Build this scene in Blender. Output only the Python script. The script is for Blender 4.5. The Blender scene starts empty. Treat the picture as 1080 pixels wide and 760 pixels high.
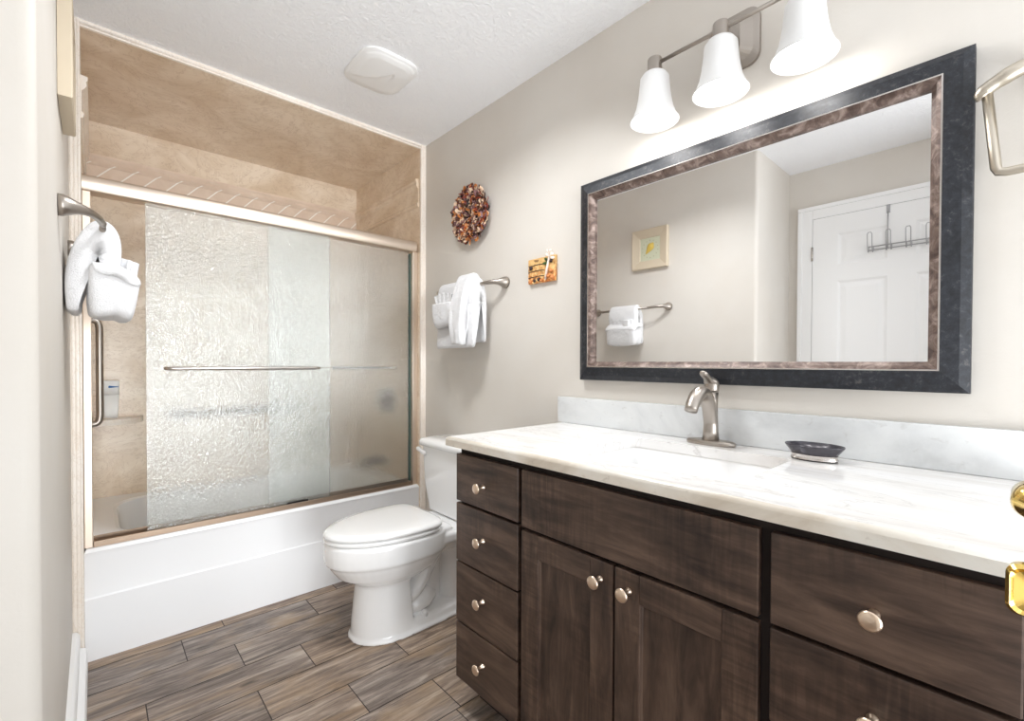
import bpy, bmesh, math, random
from mathutils import Vector, Matrix
random.seed(7)
PI = math.pi
SC = bpy.context.scene
COL = SC.collection

# ------------------------------------------------------------------ camera
CAM_H = 1.159
F_PX, YAW, PITCH, ROLL, CY = 485.8, math.radians(42.19), math.radians(-0.7166), math.radians(0.204), 388.96
cam_data = bpy.data.cameras.new('camera'); cam = bpy.data.objects.new('camera', cam_data); COL.objects.link(cam)
_f = Vector((math.sin(YAW)*math.cos(PITCH), math.cos(YAW)*math.cos(PITCH), math.sin(PITCH)))
_r = Vector((math.cos(YAW), -math.sin(YAW), 0)); _u = _r.cross(_f)
_r2 = _r*math.cos(ROLL)+_u*math.sin(ROLL); _u2 = -_r*math.sin(ROLL)+_u*math.cos(ROLL)
_m = Matrix((( _r2.x, _u2.x, -_f.x, 0), (_r2.y, _u2.y, -_f.y, 0), (_r2.z, _u2.z, -_f.z, CAM_H), (0, 0, 0, 1)))
cam.matrix_world = _m
cam_data.sensor_fit = 'HORIZONTAL'; cam_data.sensor_width = 36.0
cam_data.lens = F_PX*36/1080; cam_data.shift_y = (CY-380)/1080
cam_data.clip_start = 0.02; cam_data.clip_end = 50
SC.camera = cam

# ------------------------------------------------------------------ light and exposure
WORLD_STRENGTH = 0.95
BULB_W = 0.75
SHADE_EMIT = 0.1
CEILING_FILL_W = 8.0
REAR_FILL_W = 800.0
UP_FILL_W = 60.0
world = bpy.data.worlds.new('world'); SC.world = world; world.use_nodes = True
_bg = world.node_tree.nodes['Background']
_bg.inputs[0].default_value = (0.95, 0.98, 1.0, 1); _bg.inputs[1].default_value = WORLD_STRENGTH
_cl = bpy.data.lights.new('ceiling_fill', 'AREA'); _cl.shape = 'DISK'; _cl.size = 0.34; _cl.energy = CEILING_FILL_W; _cl.spread = math.radians(140); _cl.color = (0.96, 0.985, 1.0)  # added fill from above, out of view, no fixture modelled
_co = bpy.data.objects.new('ceiling_fill', _cl); COL.objects.link(_co); _co.location = (0.70, 1.34, 2.435)
_hl = bpy.data.lights.new('rear_fill', 'AREA'); _hl.shape = 'RECTANGLE'; _hl.size = 7.0; _hl.size_y = 3.4; _hl.energy = REAR_FILL_W; _hl.color = (0.95, 0.98, 1.0)  # added fill far behind the camera, stands for no actual window
_ho = bpy.data.objects.new('rear_fill', _hl); COL.objects.link(_ho); _ho.location = (-1.0, -17.5, 1.9); _ho.rotation_euler = (math.radians(90), 0, math.radians(-5))
_ul = bpy.data.lights.new('upward_fill', 'AREA'); _ul.shape = 'RECTANGLE'; _ul.size = 2.2; _ul.size_y = 1.6; _ul.energy = UP_FILL_W; _ul.color = (0.95, 0.98, 1.0)  # added fill aimed upward to lift the ceiling, no real source
_uo = bpy.data.objects.new('upward_fill', _ul); COL.objects.link(_uo); _uo.location = (0.3, -2.2, 0.05); _uo.rotation_euler = (math.radians(152), 0, 0)
SC.view_settings.view_transform = 'Standard'; SC.view_settings.look = 'None'
SC.view_settings.gamma = 1.0; SC.view_settings.use_curve_mapping = False
SC.view_settings.exposure = 0.76
SC.cycles.max_bounces = 14; SC.cycles.diffuse_bounces = 8; SC.cycles.glossy_bounces = 6
SC.cycles.transmission_bounces = 10; SC.cycles.transparent_max_bounces = 12
SC.cycles.use_denoising = True
SC.cycles.sample_clamp_indirect = 8.0

# ------------------------------------------------------------------ materials
def lin(c):
    c /= 255.0
    return c/12.92 if c <= 0.04045 else ((c+0.055)/1.055)**2.4
def C(r, g, b): return (lin(r), lin(g), lin(b), 1.0)

class Mat:
    def __init__(s, name):
        s.m = bpy.data.materials.new(name); s.m.use_nodes = True
        s.t = s.m.node_tree; s.n = s.t.nodes; s.b = s.n['Principled BSDF']; s.out = s.n['Material Output']
    def node(s, typ, **kw):
        n = s.n.new(typ)
        for k, v in kw.items(): setattr(n, k, v)
        return n
    def link(s, a, b): s.t.links.new(a, b)
    def set(s, **kw):
        for k, v in kw.items(): s.b.inputs[k.replace('_', ' ')].default_value = v
        return s
    def coords(s, scale=(1, 1, 1), rot=(0, 0, 0), rnd=False, kind='Object'):
        tc = s.node('ShaderNodeTexCoord'); mp = s.node('ShaderNodeMapping')
        src = tc.outputs[kind]
        if rnd:
            oi = s.node('ShaderNodeObjectInfo'); mu = s.node('ShaderNodeMath', operation='MULTIPLY'); mu.inputs[1].default_value = 13.7
            s.link(oi.outputs['Random'], mu.inputs[0])
            ad = s.node('ShaderNodeVectorMath', operation='ADD'); s.link(src, ad.inputs[0]); s.link(mu.outputs[0], ad.inputs[1]); src = ad.outputs[0]
        mp.inputs['Scale'].default_value = scale; mp.inputs['Rotation'].default_value = rot
        s.link(src, mp.inputs[0]); return mp.outputs[0]
    def noise(s, vec, scale, detail=4, rough=0.55, dist=0.0):
        n = s.node('ShaderNodeTexNoise'); n.inputs['Scale'].default_value = scale; n.inputs['Detail'].default_value = detail
        n.inputs['Roughness'].default_value = rough; n.inputs['Distortion'].default_value = dist
        s.link(vec, n.inputs['Vector']); return n.outputs['Fac']
    def ramp(s, fac, stops):
        r = s.node('ShaderNodeValToRGB'); e = r.color_ramp.elements
        while len(e) < len(stops): e.new(0.5)
        for el, (p, c) in zip(e, stops): el.position = p; el.color = c
        s.link(fac, r.inputs[0]); return r.outputs[0]
    def mix(s, fac, a, b, mode='MIX'):
        m = s.node('ShaderNodeMix', data_type='RGBA', blend_type=mode)
        for i, v in ((0, fac), (6, a), (7, b)):
            if hasattr(v, 'is_output'): s.link(v, m.inputs[i])
            else: m.inputs[i].default_value = v
        return m.outputs[2]
    def math(s, op, a, b=0.0, c=None):
        m = s.node('ShaderNodeMath', operation=op)
        for i, v in enumerate((a, b) if c is None else (a, b, c)):
            if hasattr(v, 'is_output'): s.link(v, m.inputs[i])
            else: m.inputs[i].default_value = v
        return m.outputs[0]
    def color(s, sock): s.link(sock, s.b.inputs['Base Color']); return s
    def bump(s, fac, strength=0.2, dist=0.01):
        b = s.node('ShaderNodeBump'); b.inputs['Strength'].default_value = strength; b.inputs['Distance'].default_value = dist
        s.link(fac, b.inputs['Height']); s.link(b.outputs[0], s.b.inputs['Normal']); return b.outputs[0]

M = {}
def simple(name, col, rough=0.5, metal=0.0, **kw):
    m = Mat(name); m.set(Base_Color=col, Roughness=rough, Metallic=metal, **kw); M[name] = m.m; return m

m = Mat('wall_paint'); v = m.coords((1, 1, 1)); m.set(Roughness=0.6)
m.color(m.ramp(m.noise(v, 3.0, 3), [(0.35, C(212, 206, 198)), (0.65, C(215, 210, 203))]))
m.bump(m.noise(v, 130, 3), 0.10, 0.004); M['wall'] = m.m
m = Mat('ceiling_texture'); v = m.coords(); m.set(Roughness=0.85, Base_Color=C(247, 248, 251))
n1 = m.noise(v, 58, 4, 0.6, 0.6); m.bump(m.ramp(n1, [(0.42, (0, 0, 0, 1)), (0.62, (1, 1, 1, 1))]), 0.5, 0.004); M['ceiling'] = m.m
simple('white_paint', C(240, 240, 240), 0.35); simple('white_plastic', C(240, 240, 240), 0.4)
simple('porcelain', C(246, 246, 246), 0.06); M['porcelain'].node_tree.nodes['Principled BSDF'].inputs['Coat Weight'].default_value = 0.5
simple('acrylic', C(244, 245, 247), 0.22)
simple('dark_gap', C(18, 13, 11), 0.7)

def stone(name, a, b, vein, scale=3.0, stretch=(1, 1, 1.6), rough=0.25, pits=True):
    m = Mat(name); v = m.coords(stretch); m.set(Roughness=rough)
    base = m.ramp(m.noise(v, scale, 6, 0.62, 0.6), [(0.38, a), (0.62, b)])
    vn = m.noise(v, scale*1.7, 8, 0.7, 2.2)
    vfac = m.ramp(vn, [(0.485, (0, 0, 0, 1)), (0.5, (0.5, 0.5, 0.5, 1)), (0.515, (0, 0, 0, 1))])
    base = m.mix(vfac, base, vein)
    if pits:
        p = m.ramp(m.noise(v, scale*7, 5, 0.7, 1.0), [(0.66, (0, 0, 0, 1)), (0.74, (0.45, 0.45, 0.45, 1))])
        base = m.mix(p, base, vein)
    m.color(base); M[name] = m.m; return m
stone('alcove_stone', C(240, 225, 206), C(220, 199, 174), C(178, 148, 120))
stone('trim_stone', C(250, 243, 235), C(245, 235, 224), C(216, 197, 178), 8, (1, 1, .5), 0.2, False)
def blotch(name, stops, sc, sp, spc, stretch, rough):
    m = Mat(name); v = m.coords(stretch); m.set(Roughness=rough)
    base = m.ramp(m.noise(v, sc, 7, 0.62, 0.5), stops)
    p = m.ramp(m.noise(v, sp, 4, 0.6, 0.4), [(0.62, (0, 0, 0, 1)), (0.76, (0.5, 0.5, 0.5, 1))])
    m.color(m.mix(p, base, spc)); M[name] = m.m
blotch('splash_stone', [(0.32, C(196, 198, 199)), (0.48, C(216, 218, 219)), (0.66, C(228, 230, 230))], 4.5, 38, C(178, 176, 174), (1, .7, 1), 0.15)
blotch('shaded_edge_stone', [(0.32, C(196, 184, 168)), (0.5, C(216, 208, 196)), (0.66, C(226, 222, 214))], 9, 60, C(160, 148, 134), (1, .5, 1), 0.2)  # speckled beige, with the weaker light on the front face painted in
m = Mat('counter_marble'); v = m.coords((2.6, 0.55, 1), (0, 0, 0.10)); m.set(Roughness=0.1)
b = m.ramp(m.noise(v, 3.2, 7, 0.6, 1.2), [(0.36, C(238, 237, 237)), (0.54, C(232, 230, 228)), (0.70, C(216, 211, 207))])
vn = m.noise(v, 2.3, 8, 0.62, 2.0)
b = m.mix(m.ramp(vn, [(0.488, (0, 0, 0, 1)), (0.5, (0.6, 0.6, 0.6, 1)), (0.512, (0, 0, 0, 1))]), b, C(192, 188, 186))
m.color(b); M['counter'] = m.m

# listello band: slanted joints between the tiles
m = Mat('band_stone'); v = m.coords((1, 1, 1)); m.set(Roughness=0.3)
base = m.ramp(m.noise(v, 7, 5, 0.6, 0.8), [(0.3, C(236, 217, 200)), (0.7, C(220, 198, 179))])
sx = m.node('ShaderNodeSeparateXYZ'); m.link(v, sx.inputs[0])
d = m.math('ADD', m.math('SUBTRACT', sx.outputs[0], m.math('MULTIPLY', sx.outputs[2], 0.9)), sx.outputs[1])
d = m.math('FRACT', m.math('DIVIDE', d, 0.098))
line = m.math('LESS_THAN', d, 0.09)
zc = m.math('LESS_THAN', m.math('ABSOLUTE', m.math('SUBTRACT', sx.outputs[2], 2.155)), 0.05)
line = m.math('MULTIPLY', line, zc)
m.color(m.mix(line, base, C(252, 246, 238))); M['band'] = m.m

# stained maple, grain along Y (drawers) or Z (doors)
def wood(name, sc):
    m = Mat(name); v = m.coords(sc, rnd=True); v0 = m.coords((1, 1, 1), rnd=True)
    g = m.noise(v, 6, 8, 0.65, 0.5)
    b = m.ramp(g, [(0.32, C(46, 34, 29)), (0.5, C(76, 60, 51)), (0.68, C(102, 83, 71))])
    bl = m.ramp(m.noise(v0, 5, 4, 0.6, 0.3), [(0.32, (0.66, 0.62, 0.60, 1)), (0.5, (0.98, 0.95, 0.93, 1)), (0.68, (1.22, 1.19, 1.15, 1))])
    b = m.mix(1.0, b, bl, 'MULTIPLY')
    fv = m.coords((sc[1]*6, sc[2]*1.0 if sc[1] < 1 else 2.0, sc[0]*1.0 if sc[1] < 1 else 22.0), rnd=True) if sc[1] > 1 else m.coords((4, 24, 2.0), rnd=True)
    fig = m.ramp(m.noise(fv, 4, 3, 0.5, 0.6), [(0.40, (0.74, 0.72, 0.71, 1)), (0.60, (1.22, 1.2, 1.18, 1))])
    msk = m.ramp(m.noise(v0, 3.2, 2, 0.5), [(0.48, (0, 0, 0, 1)), (0.62, (1, 1, 1, 1))])
    b = m.mix(msk, b, m.mix(1.0, b, fig, 'MULTIPLY'))
    m.color(b); m.set(Roughness=0.38); m.bump(g, 0.06, 0.002); M[name] = m.m
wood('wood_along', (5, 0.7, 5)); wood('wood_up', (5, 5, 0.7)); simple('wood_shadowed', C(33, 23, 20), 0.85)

# wood-look floor tile: one random value per plank in the 'plank' attribute
m = Mat('plank_tile'); tc = m.node('ShaderNodeTexCoord'); at = m.node('ShaderNodeAttribute', attribute_name='plank')
mu = m.node('ShaderNodeVectorMath', operation='SCALE'); m.link(at.outputs['Vector'], mu.inputs[0]); mu.inputs['Scale'].default_value = 9.0
ad = m.node('ShaderNodeVectorMath', operation='ADD'); m.link(tc.outputs['Object'], ad.inputs[0]); m.link(mu.outputs[0], ad.inputs[1])
mp = m.node('ShaderNodeMapping'); mp.inputs['Scale'].default_value = (1.0, 7.5, 1); m.link(ad.outputs[0], mp.inputs[0])
mp2 = m.node('ShaderNodeMapping'); mp2.inputs['Scale'].default_value = (2.0, 5.0, 1); m.link(ad.outputs[0], mp2.inputs[0])
g = m.noise(mp.outputs[0], 3.2, 9, 0.68, 0.9)
b = m.ramp(g, [(0.27, C(58, 48, 43)), (0.40, C(106, 93, 85)), (0.52, C(140, 127, 117)), (0.70, C(186, 174, 162))])
sp = m.node('ShaderNodeSeparateXYZ'); m.link(at.outputs['Vector'], sp.inputs[0])
mp3 = m.node('ShaderNodeMapping'); mp3.inputs['Scale'].default_value = (2.2, 46, 1); m.link(ad.outputs[0], mp3.inputs[0])
gr = m.noise(mp3.outputs[0], 3.0, 8, 0.72, 0.3)
b = m.mix(1.0, b, m.ramp(gr, [(0.34, (0.42, 0.40, 0.38, 1)), (0.46, (0.96, 0.96, 0.96, 1)), (0.66, (1.28, 1.26, 1.24, 1))]), 'MULTIPLY')
tint = m.ramp(sp.outputs[0], [(0.0, (0.86, 0.88, 0.92, 1)), (0.35, (1.0, 0.98, 0.96, 1)), (0.7, (1.02, 0.94, 0.86, 1)), (1.0, (1.12, 1.02, 0.90, 1))])
b = m.mix(1.0, b, tint, 'MULTIPLY')
warm = m.ramp(m.noise(mp2.outputs[0], 1.6, 4, 0.6, 0.4), [(0.5, (0, 0, 0, 1)), (0.72, (0.42, 0.42, 0.42, 1))])
b = m.mix(warm, b, C(188, 156, 116))
kn = m.ramp(m.noise(mp2.outputs[0], 2.6, 3, 0.5, 0.2), [(0.24, (0.8, 0.8, 0.8, 1)), (0.33, (0, 0, 0, 1))])
b = m.mix(kn, b, C(52, 43, 38))
m.color(b); m.set(Roughness=0.42); m.bump(gr, 0.12, 0.003); M['plank'] = m.m
simple('grout', C(62, 56, 52), 0.9)

def brushed(name, col, rough, sc=(2, 2, 60)):
    m = Mat(name); v = m.coords(sc); n = m.noise(v, 20, 3); m.set(Metallic=1.0, Base_Color=col)
    r = m.math('MULTIPLY_ADD', n, 0.03, rough-0.015); m.link(r, m.b.inputs['Roughness']); M[name] = m.m
brushed('nickel', C(170, 162, 154), 0.36); brushed('champagne', C(230, 215, 200), 0.42, (60, 2, 2))
simple('pull_metal', C(236, 214, 192), 0.28, 1.0); brushed('frame_metal', C(172, 152, 134), 0.38)
brushed('steel', C(196, 190, 184), 0.2); brushed('ring_metal', C(196, 187, 173), 0.35)
simple('brass', C(238, 206, 118), 0.12, 1.0)
simple('wire', C(176, 176, 178), 0.3, 1.0)
simple('dark_metal', C(112, 104, 98), 0.35, 1.0); simple('mirror_glass', (0.93, 0.93, 0.93, 1), 0.0, 1.0)
m = Mat('frame_black'); v = m.coords((1, 1, 1)); n = m.noise(v, 70, 8, 0.75, 0.3); n2 = m.noise(v, 9, 4)
b = m.ramp(m.math('ADD', m.math('MULTIPLY', n, 0.7), m.math('MULTIPLY', n2, 0.3)), [(0.40, C(18, 19, 23)), (0.54, C(36, 39, 46)), (0.68, C(92, 86, 84))])
m.color(b); m.set(Roughness=0.44, Metallic=0.2); m.bump(n, 0.10, 0.002); M['frame_black'] = m.m
m = Mat('frame_bronze'); v = m.coords((1, 1, 1)); n = m.noise(v, 34, 5, 0.6, 0.8)
m.color(m.ramp(n, [(0.35, C(76, 60, 54)), (0.5, C(110, 92, 84)), (0.68, C(160, 143, 135))])); m.set(Roughness=0.4, Metallic=0.2); m.bump(n, 0.3, 0.003); M['frame_bronze'] = m.m
simple('frame_silver', C(210, 204, 200), 0.25, 1.0)
m = Mat('terry'); v = m.coords(); m.set(Base_Color=C(232, 232, 234), Roughness=0.95); m.b.inputs['Sheen Weight'].default_value = 0.3
m.bump(m.math('ADD', m.noise(v, 300, 3, 0.7), m.math('MULTIPLY', m.noise(v, 22, 3, 0.5, 0.4), 2.2)), 0.6, 0.008); M['terry'] = m.m
# patterned shower glass
m = Mat('rain_glass'); v = m.coords((1, 1, 0.5)); n = m.noise(v, 150, 2, 0.5, 0.3)
bp = m.node('ShaderNodeBump'); bp.inputs['Strength'].default_value = 0.75; bp.inputs['Distance'].default_value = 0.004; m.link(n, bp.inputs['Height'])
rf = m.node('ShaderNodeBsdfRefraction'); rf.inputs['Roughness'].default_value = 0.05; rf.inputs['IOR'].default_value = 1.22; rf.inputs['Color'].default_value = (0.95, 0.97, 0.96, 1)
tr = m.node('ShaderNodeBsdfTransparent'); tr.inputs[0].default_value = (0.95, 0.97, 0.96, 1)
tl = m.node('ShaderNodeBsdfTranslucent'); tl.inputs[0].default_value = (0.92, 0.94, 0.93, 1)
df = m.node('ShaderNodeBsdfDiffuse'); df.inputs[0].default_value = (0.90, 0.92, 0.91, 1)
gl = m.node('ShaderNodeBsdfGlossy'); gl.inputs['Roughness'].default_value = 0.10
for q in (rf, gl, df): m.link(bp.outputs[0], q.inputs['Normal'])
def mixs(f, a, b):
    x = m.node('ShaderNodeMixShader'); x.inputs[0].default_value = f; m.link(a, x.inputs[1]); m.link(b, x.inputs[2]); return x.outputs[0]
sh = mixs(0.12, rf.outputs[0], tr.outputs[0]); sh = mixs(0.11, sh, mixs(0.5, tl.outputs[0], df.outputs[0])); sh = mixs(0.13, sh, gl.outputs[0])
m.link(sh, m.out.inputs['Surface']); M['rain_glass'] = m.m
simple('glass_edge', C(70, 92, 84), 0.2)
m = Mat('lamp_shade_glass'); m.set(Base_Color=C(208, 208, 208), Roughness=0.3); m.b.inputs['Emission Color'].default_value = (1, 0.985, 0.965, 1); m.b.inputs['Emission Strength'].default_value = SHADE_EMIT; M['shade'] = m.m
m = Mat('bulb_glow'); m.b.inputs['Emission Color'].default_value = (1, 0.98, 0.95, 1); m.b.inputs['Emission Strength'].default_value = 6; M['bulb'] = m.m
simple('dish_bronze', C(74, 72, 78), 0.16, 0.3)
simple('frame_wood', C(206, 192, 170), 0.6)
for nm, c in (('chip_brown', (92, 54, 38)), ('chip_dark', (50, 31, 30)), ('chip_orange', (198, 124, 66)), ('chip_tan', (226, 196, 168)), ('chip_plum', (146, 110, 112)), ('chip_red', (150, 58, 34)), ('chip_green', (64, 92, 48)), ('ribbon', (240, 226, 214)), ('blue_ink', (20, 100, 170)), ('bottle_white', (250, 252, 253)), ('mat_green', (206, 208, 184)), ('pebble', (176, 168, 136)), ('shell_yellow', (214, 186, 92))):
    simple(nm, C(*c), 0.5)

# ------------------------------------------------------------------ mesh helpers
def merge(bm, sub, mi=0, smooth=None):
    for f in sub.faces:
        f.material_index = mi
        if smooth is not None: f.smooth = smooth
    me = bpy.data.meshes.new('tmp'); sub.to_mesh(me); sub.free(); bm.from_mesh(me); bpy.data.meshes.remove(me)
def box(bm, x0, x1, y0, y1, z0, z1, bev=0.0, seg=2, mi=0, mat=None):
    s = bmesh.new(); bmesh.ops.create_cube(s, size=1.0)
    for v in s.verts: v.co = Vector(((x0+x1)/2+v.co.x*(x1-x0), (y0+y1)/2+v.co.y*(y1-y0), (z0+z1)/2+v.co.z*(z1-z0)))
    if bev: bmesh.ops.bevel(s, geom=s.edges[:], offset=bev, segments=seg, profile=0.5, affect='EDGES')
    if mat: bmesh.ops.transform(s, matrix=mat, verts=s.verts)
    merge(bm, s, mi)
def loft(bm, loops, cap0=True, cap1=True, mi=0, closed=False, smooth=True):
    s = bmesh.new(); n = len(loops[0]); vs = [[s.verts.new(p) for p in L] for L in loops]
    rng = len(vs) if closed else len(vs)-1
    for i in range(rng):
        a, b = vs[i], vs[(i+1) % len(vs)]
        for j in range(n):
            s.faces.new((a[j], a[(j+1) % n], b[(j+1) % n], b[j]))
    if not closed:
        if cap0: s.faces.new(vs[0][::-1])
        if cap1: s.faces.new(vs[-1])
    bmesh.ops.recalc_face_normals(s, faces=s.faces)
    merge(bm, s, mi, smooth)
def tube(bm, pts, rad, n=14, mi=0, sx=1.0, up=None, cap=True):
    pts = [Vector(p) for p in pts]
    if not hasattr(rad, '__len__'): rad = [rad]*len(pts)
    elif len(rad) != len(pts):
        q = [i*(len(rad)-1)/(len(pts)-1) for i in range(len(pts))]
        rad = [rad[int(x)]*(1-x+int(x))+rad[min(int(x)+1, len(rad)-1)]*(x-int(x)) for x in q]
    loops = []; prev = None
    for i, p in enumerate(pts):
        t = (pts[min(i+1, len(pts)-1)]-pts[max(i-1, 0)]).normalized()
        if prev is None:
            a = Vector(up) if up else (Vector((0, 0, 1)) if abs(t.z) < 0.9 else Vector((1, 0, 0)))
            u = t.cross(a).normalized()
        else: u = (prev-t*prev.dot(t)).normalized()
        w = t.cross(u).normalized(); prev = u; r = rad[i]
        loops.append([p+u*(r*sx*math.cos(2*PI*k/n))+w*(r*math.sin(2*PI*k/n)) for k in range(n)])
    loft(bm, loops, cap, cap, mi)
def lathe(bm, prof, o, axis=(0, 0, 1), n=32, mi=0, s=(1, 1)):
    ax = Vector(axis).normalized(); a = Vector((0, 0, 1)) if abs(ax.z) < 0.9 else Vector((1, 0, 0))
    u = ax.cross(a).normalized(); w = ax.cross(u); o = Vector(o)
    loft(bm, [[o+ax*z+u*(r*s[0]*math.cos(2*PI*k/n))+w*(r*s[1]*math.sin(2*PI*k/n)) for k in range(n)] for r, z in prof], True, True, mi)
def rrect(cx, cy, hx, hy, r, z, n=6):
    out = []
    for q, (sx, sy) in enumerate(((1, 1), (-1, 1), (-1, -1), (1, -1))):
        for k in range(n+1):
            a = q*PI/2+k/n*PI/2
            out.append(Vector((cx+sx*(hx-r)+r*math.cos(a), cy+sy*(hy-r)+r*math.sin(a), z)))
    return out
def rect_ring(x0, x1, y0, y1, inner):
    """points on the rectangle facing each point of an inner loop, its corners included"""
    cx = sum(p.x for p in inner)/len(inner); cy = sum(p.y for p in inner)/len(inner); out = []
    for p in inner:
        dx, dy = p.x-cx, p.y-cy; t = 1e9
        if dx > 1e-9: t = min(t, (x1-cx)/dx)
        if dx < -1e-9: t = min(t, (x0-cx)/dx)
        if dy > 1e-9: t = min(t, (y1-cy)/dy)
        if dy < -1e-9: t = min(t, (y0-cy)/dy)
        out.append(Vector((cx+dx*t, cy+dy*t, p.z)))
    for cxn, cyn in ((x0, y0), (x0, y1), (x1, y0), (x1, y1)):
        k = min(range(len(out)), key=lambda i: (out[i].x-cxn)**2+(out[i].y-cyn)**2); out[k].x, out[k].y = cxn, cyn
    return out
def bez(p0, p1, p2, p3, n=12):
    p0, p1, p2, p3 = map(Vector, (p0, p1, p2, p3)); o = []
    for i in range(n+1):
        t = i/n; o.append(p0*(1-t)**3+p1*3*t*(1-t)**2+p2*3*t*t*(1-t)+p3*t**3)
    return o
def catmull(P, n=8):
    P = [Vector(p) for p in P]; Q = [P[0]*2-P[1]]+P+[P[-1]*2-P[-2]]; o = []
    for i in range(1, len(Q)-2):
        a, b, c, d = Q[i-1:i+3]
        for k in range(n):
            t = k/n; o.append(0.5*((2*b)+(c-a)*t+(2*a-5*b+4*c-d)*t*t+(3*b-a-3*c+d)*t**3))
    o.append(P[-1]); return o

# ------------------------------------------------------------------ object helpers
ORG = {}
def thing(name, label, cat, loc, group=None):
    o = bpy.data.objects.new(name, None); o.empty_display_size = 0.05; COL.objects.link(o); o.location = loc
    o['label'] = label; o['category'] = cat
    if group: o['group'] = group
    ORG[o.name] = Vector(loc); return o
def obj(name, bm, mats, parent=None, label=None, cat=None, group=None, kind=None, loc=None, smooth=None):
    if isinstance(mats, str): mats = [mats]
    org = ORG[parent.name] if parent else Vector(loc or (0, 0, 0))
    if org.length: bmesh.ops.translate(bm, verts=bm.verts, vec=-org)
    if smooth is not None:
        for f in bm.faces: f.smooth = smooth
    me = bpy.data.meshes.new(name); bm.to_mesh(me); bm.free()
    for k in mats: me.materials.append(M[k])
    o = bpy.data.objects.new(name, me); COL.objects.link(o)
    if parent: o.parent = parent
    else: o.location = org
    ORG[o.name] = org
    if label: o['label'] = label
    if cat: o['category'] = cat
    if group: o['group'] = group
    if kind: o['kind'] = kind
    return o
def struct(name, bm, mats, **kw): return obj(name, bm, mats, kind='structure', **kw)
def autosmooth(o, ang=35):
    md = o.modifiers.new('bevel_normals', 'EDGE_SPLIT'); md.split_angle = math.radians(ang); md.use_edge_sharp = False; return o
def subsurf(o, lv=2):
    md = o.modifiers.new('subsurf', 'SUBSURF'); md.levels = lv; md.render_levels = lv; return o
def copy_tree(o, loc=None, label=None):
    c = o.copy(); COL.objects.link(c)
    if loc is not None: c.location = loc
    if label: c['label'] = label
    for ch in list(o.children):
        d = ch.copy(); COL.objects.link(d); d.parent = c
        for g in list(ch.children):
            e = g.copy(); COL.objects.link(e); e.parent = d
    return c

# ------------------------------------------------------------------ the room
XW, XL, YA, YB, YR, XR = 1.465, -0.067, 2.395, 3.285, 1.07, -0.63
HC, HA = 2.445, 2.42          # ceiling of the room, of the tub alcove
AL, AR = -0.034, 1.432        # stone faces of the alcove
# floor: planks as long tiles, rows across the room
bm = bmesh.new(); PL = bm.loops.layers.float_color.new('plank')
RW, LEN, GR = 0.18, 0.498, 0.0016
offs = {0: .91, 1: .67, 2: .42, 3: .122, 4: .42, 5: .261, 6: .416}
box(bm, -0.7, 1.5, -1.0, 2.45, -0.05, -0.0015, mi=1)
for r in range(-13, 7):
    y0 = max(-1.0, 1.255+r*RW); y1 = min(2.45, y0+RW if y0 > -1 else 1.255+(r+1)*RW)
    o = offs.get(r, random.random()*LEN) % LEN
    k = -4
    while True:
        x0, x1 = o+k*LEN, o+(k+1)*LEN; k += 1
        if x0 > 1.5: break
        x0, x1 = max(x0, -0.7), min(x1, 1.5)
        if x1-x0 < 0.01: continue
        vs = [bm.verts.new(p) for p in ((x0+GR, y0+GR, 0), (x1-GR, y0+GR, 0), (x1-GR, y1-GR, 0), (x0+GR, y1-GR, 0))]
        f = bm.faces.new(vs); col = (random.random(), random.random(), random.random(), 1)
        for lp in f.loops: lp[PL] = col
        for a, b2 in ((0, 1), (1, 2), (2, 3), (3, 0)):
            w = [bm.verts.new(vs[a].co+Vector((0, 0, -0.002))), bm.verts.new(vs[b2].co+Vector((0, 0, -0.002)))]
            g = bm.faces.new((vs[b2], vs[a], w[0], w[1])); g.material_index = 1
struct('floor', bm, ['plank', 'grout'])
bm = bmesh.new(); box(bm, -0.75, 1.6, -1.0, YA+0.004, HC, HC+0.1); struct('ceiling', bm, 'ceiling')
bm = bmesh.new(); box(bm, XW, XW+0.12, -0.17, YA+0.02, 0, HC); struct('wall_right', bm, 'wall')
# left wall with its rounded outside corner and the return towards the recess
bm = bmesh.new(); r = 0.022
fp = [(XL, YA+0.02), (XL, YR+r)]+[(XL-r+r*math.cos(a), YR+r+r*math.sin(a)) for a in [-k*PI/2/8 for k in range(1, 8)]]+[(XL-r, YR), (XR-0.1, YR), (XR-0.1, YA+0.02)]
loft(bm, [[Vector((x, y, 0)) for x, y in fp], [Vector((x, y, HC)) for x, y in fp]], smooth=True)
o = struct('wall_left', bm, 'wall'); autosmooth(o, 30)
bm = bmesh.new(); box(bm, XR-0.1, XR, -1.0, YR, 0, HC); struct('wall_recess', bm, 'wall')
bm = bmesh.new(); box(bm, XR, -0.15, -0.32, -0.20, 0, HC); struct('wall_light_block', bm, 'wall')  # unseen wall added to keep rear light off the left return
# tub alcove
bm = bmesh.new(); box(bm, AL-0.1, AR+0.1, YB, YB+0.1, 0, HC); struct('wall_back', bm, 'alcove_stone')
bm = bmesh.new(); box(bm, AL-0.15, AL, YA+0.001, YB, 0, HC); struct('wall_alcove_left', bm, 'alcove_stone')
bm = bmesh.new(); box(bm, AR, AR+0.15, YA+0.001, YB, 0, HC); struct('wall_alcove_right', bm, 'alcove_stone')
bm = bmesh.new(); box(bm, AL, AR, YA+0.001, YB, HA, HC+0.1); struct('ceiling_alcove', bm, 'alcove_stone')
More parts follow.
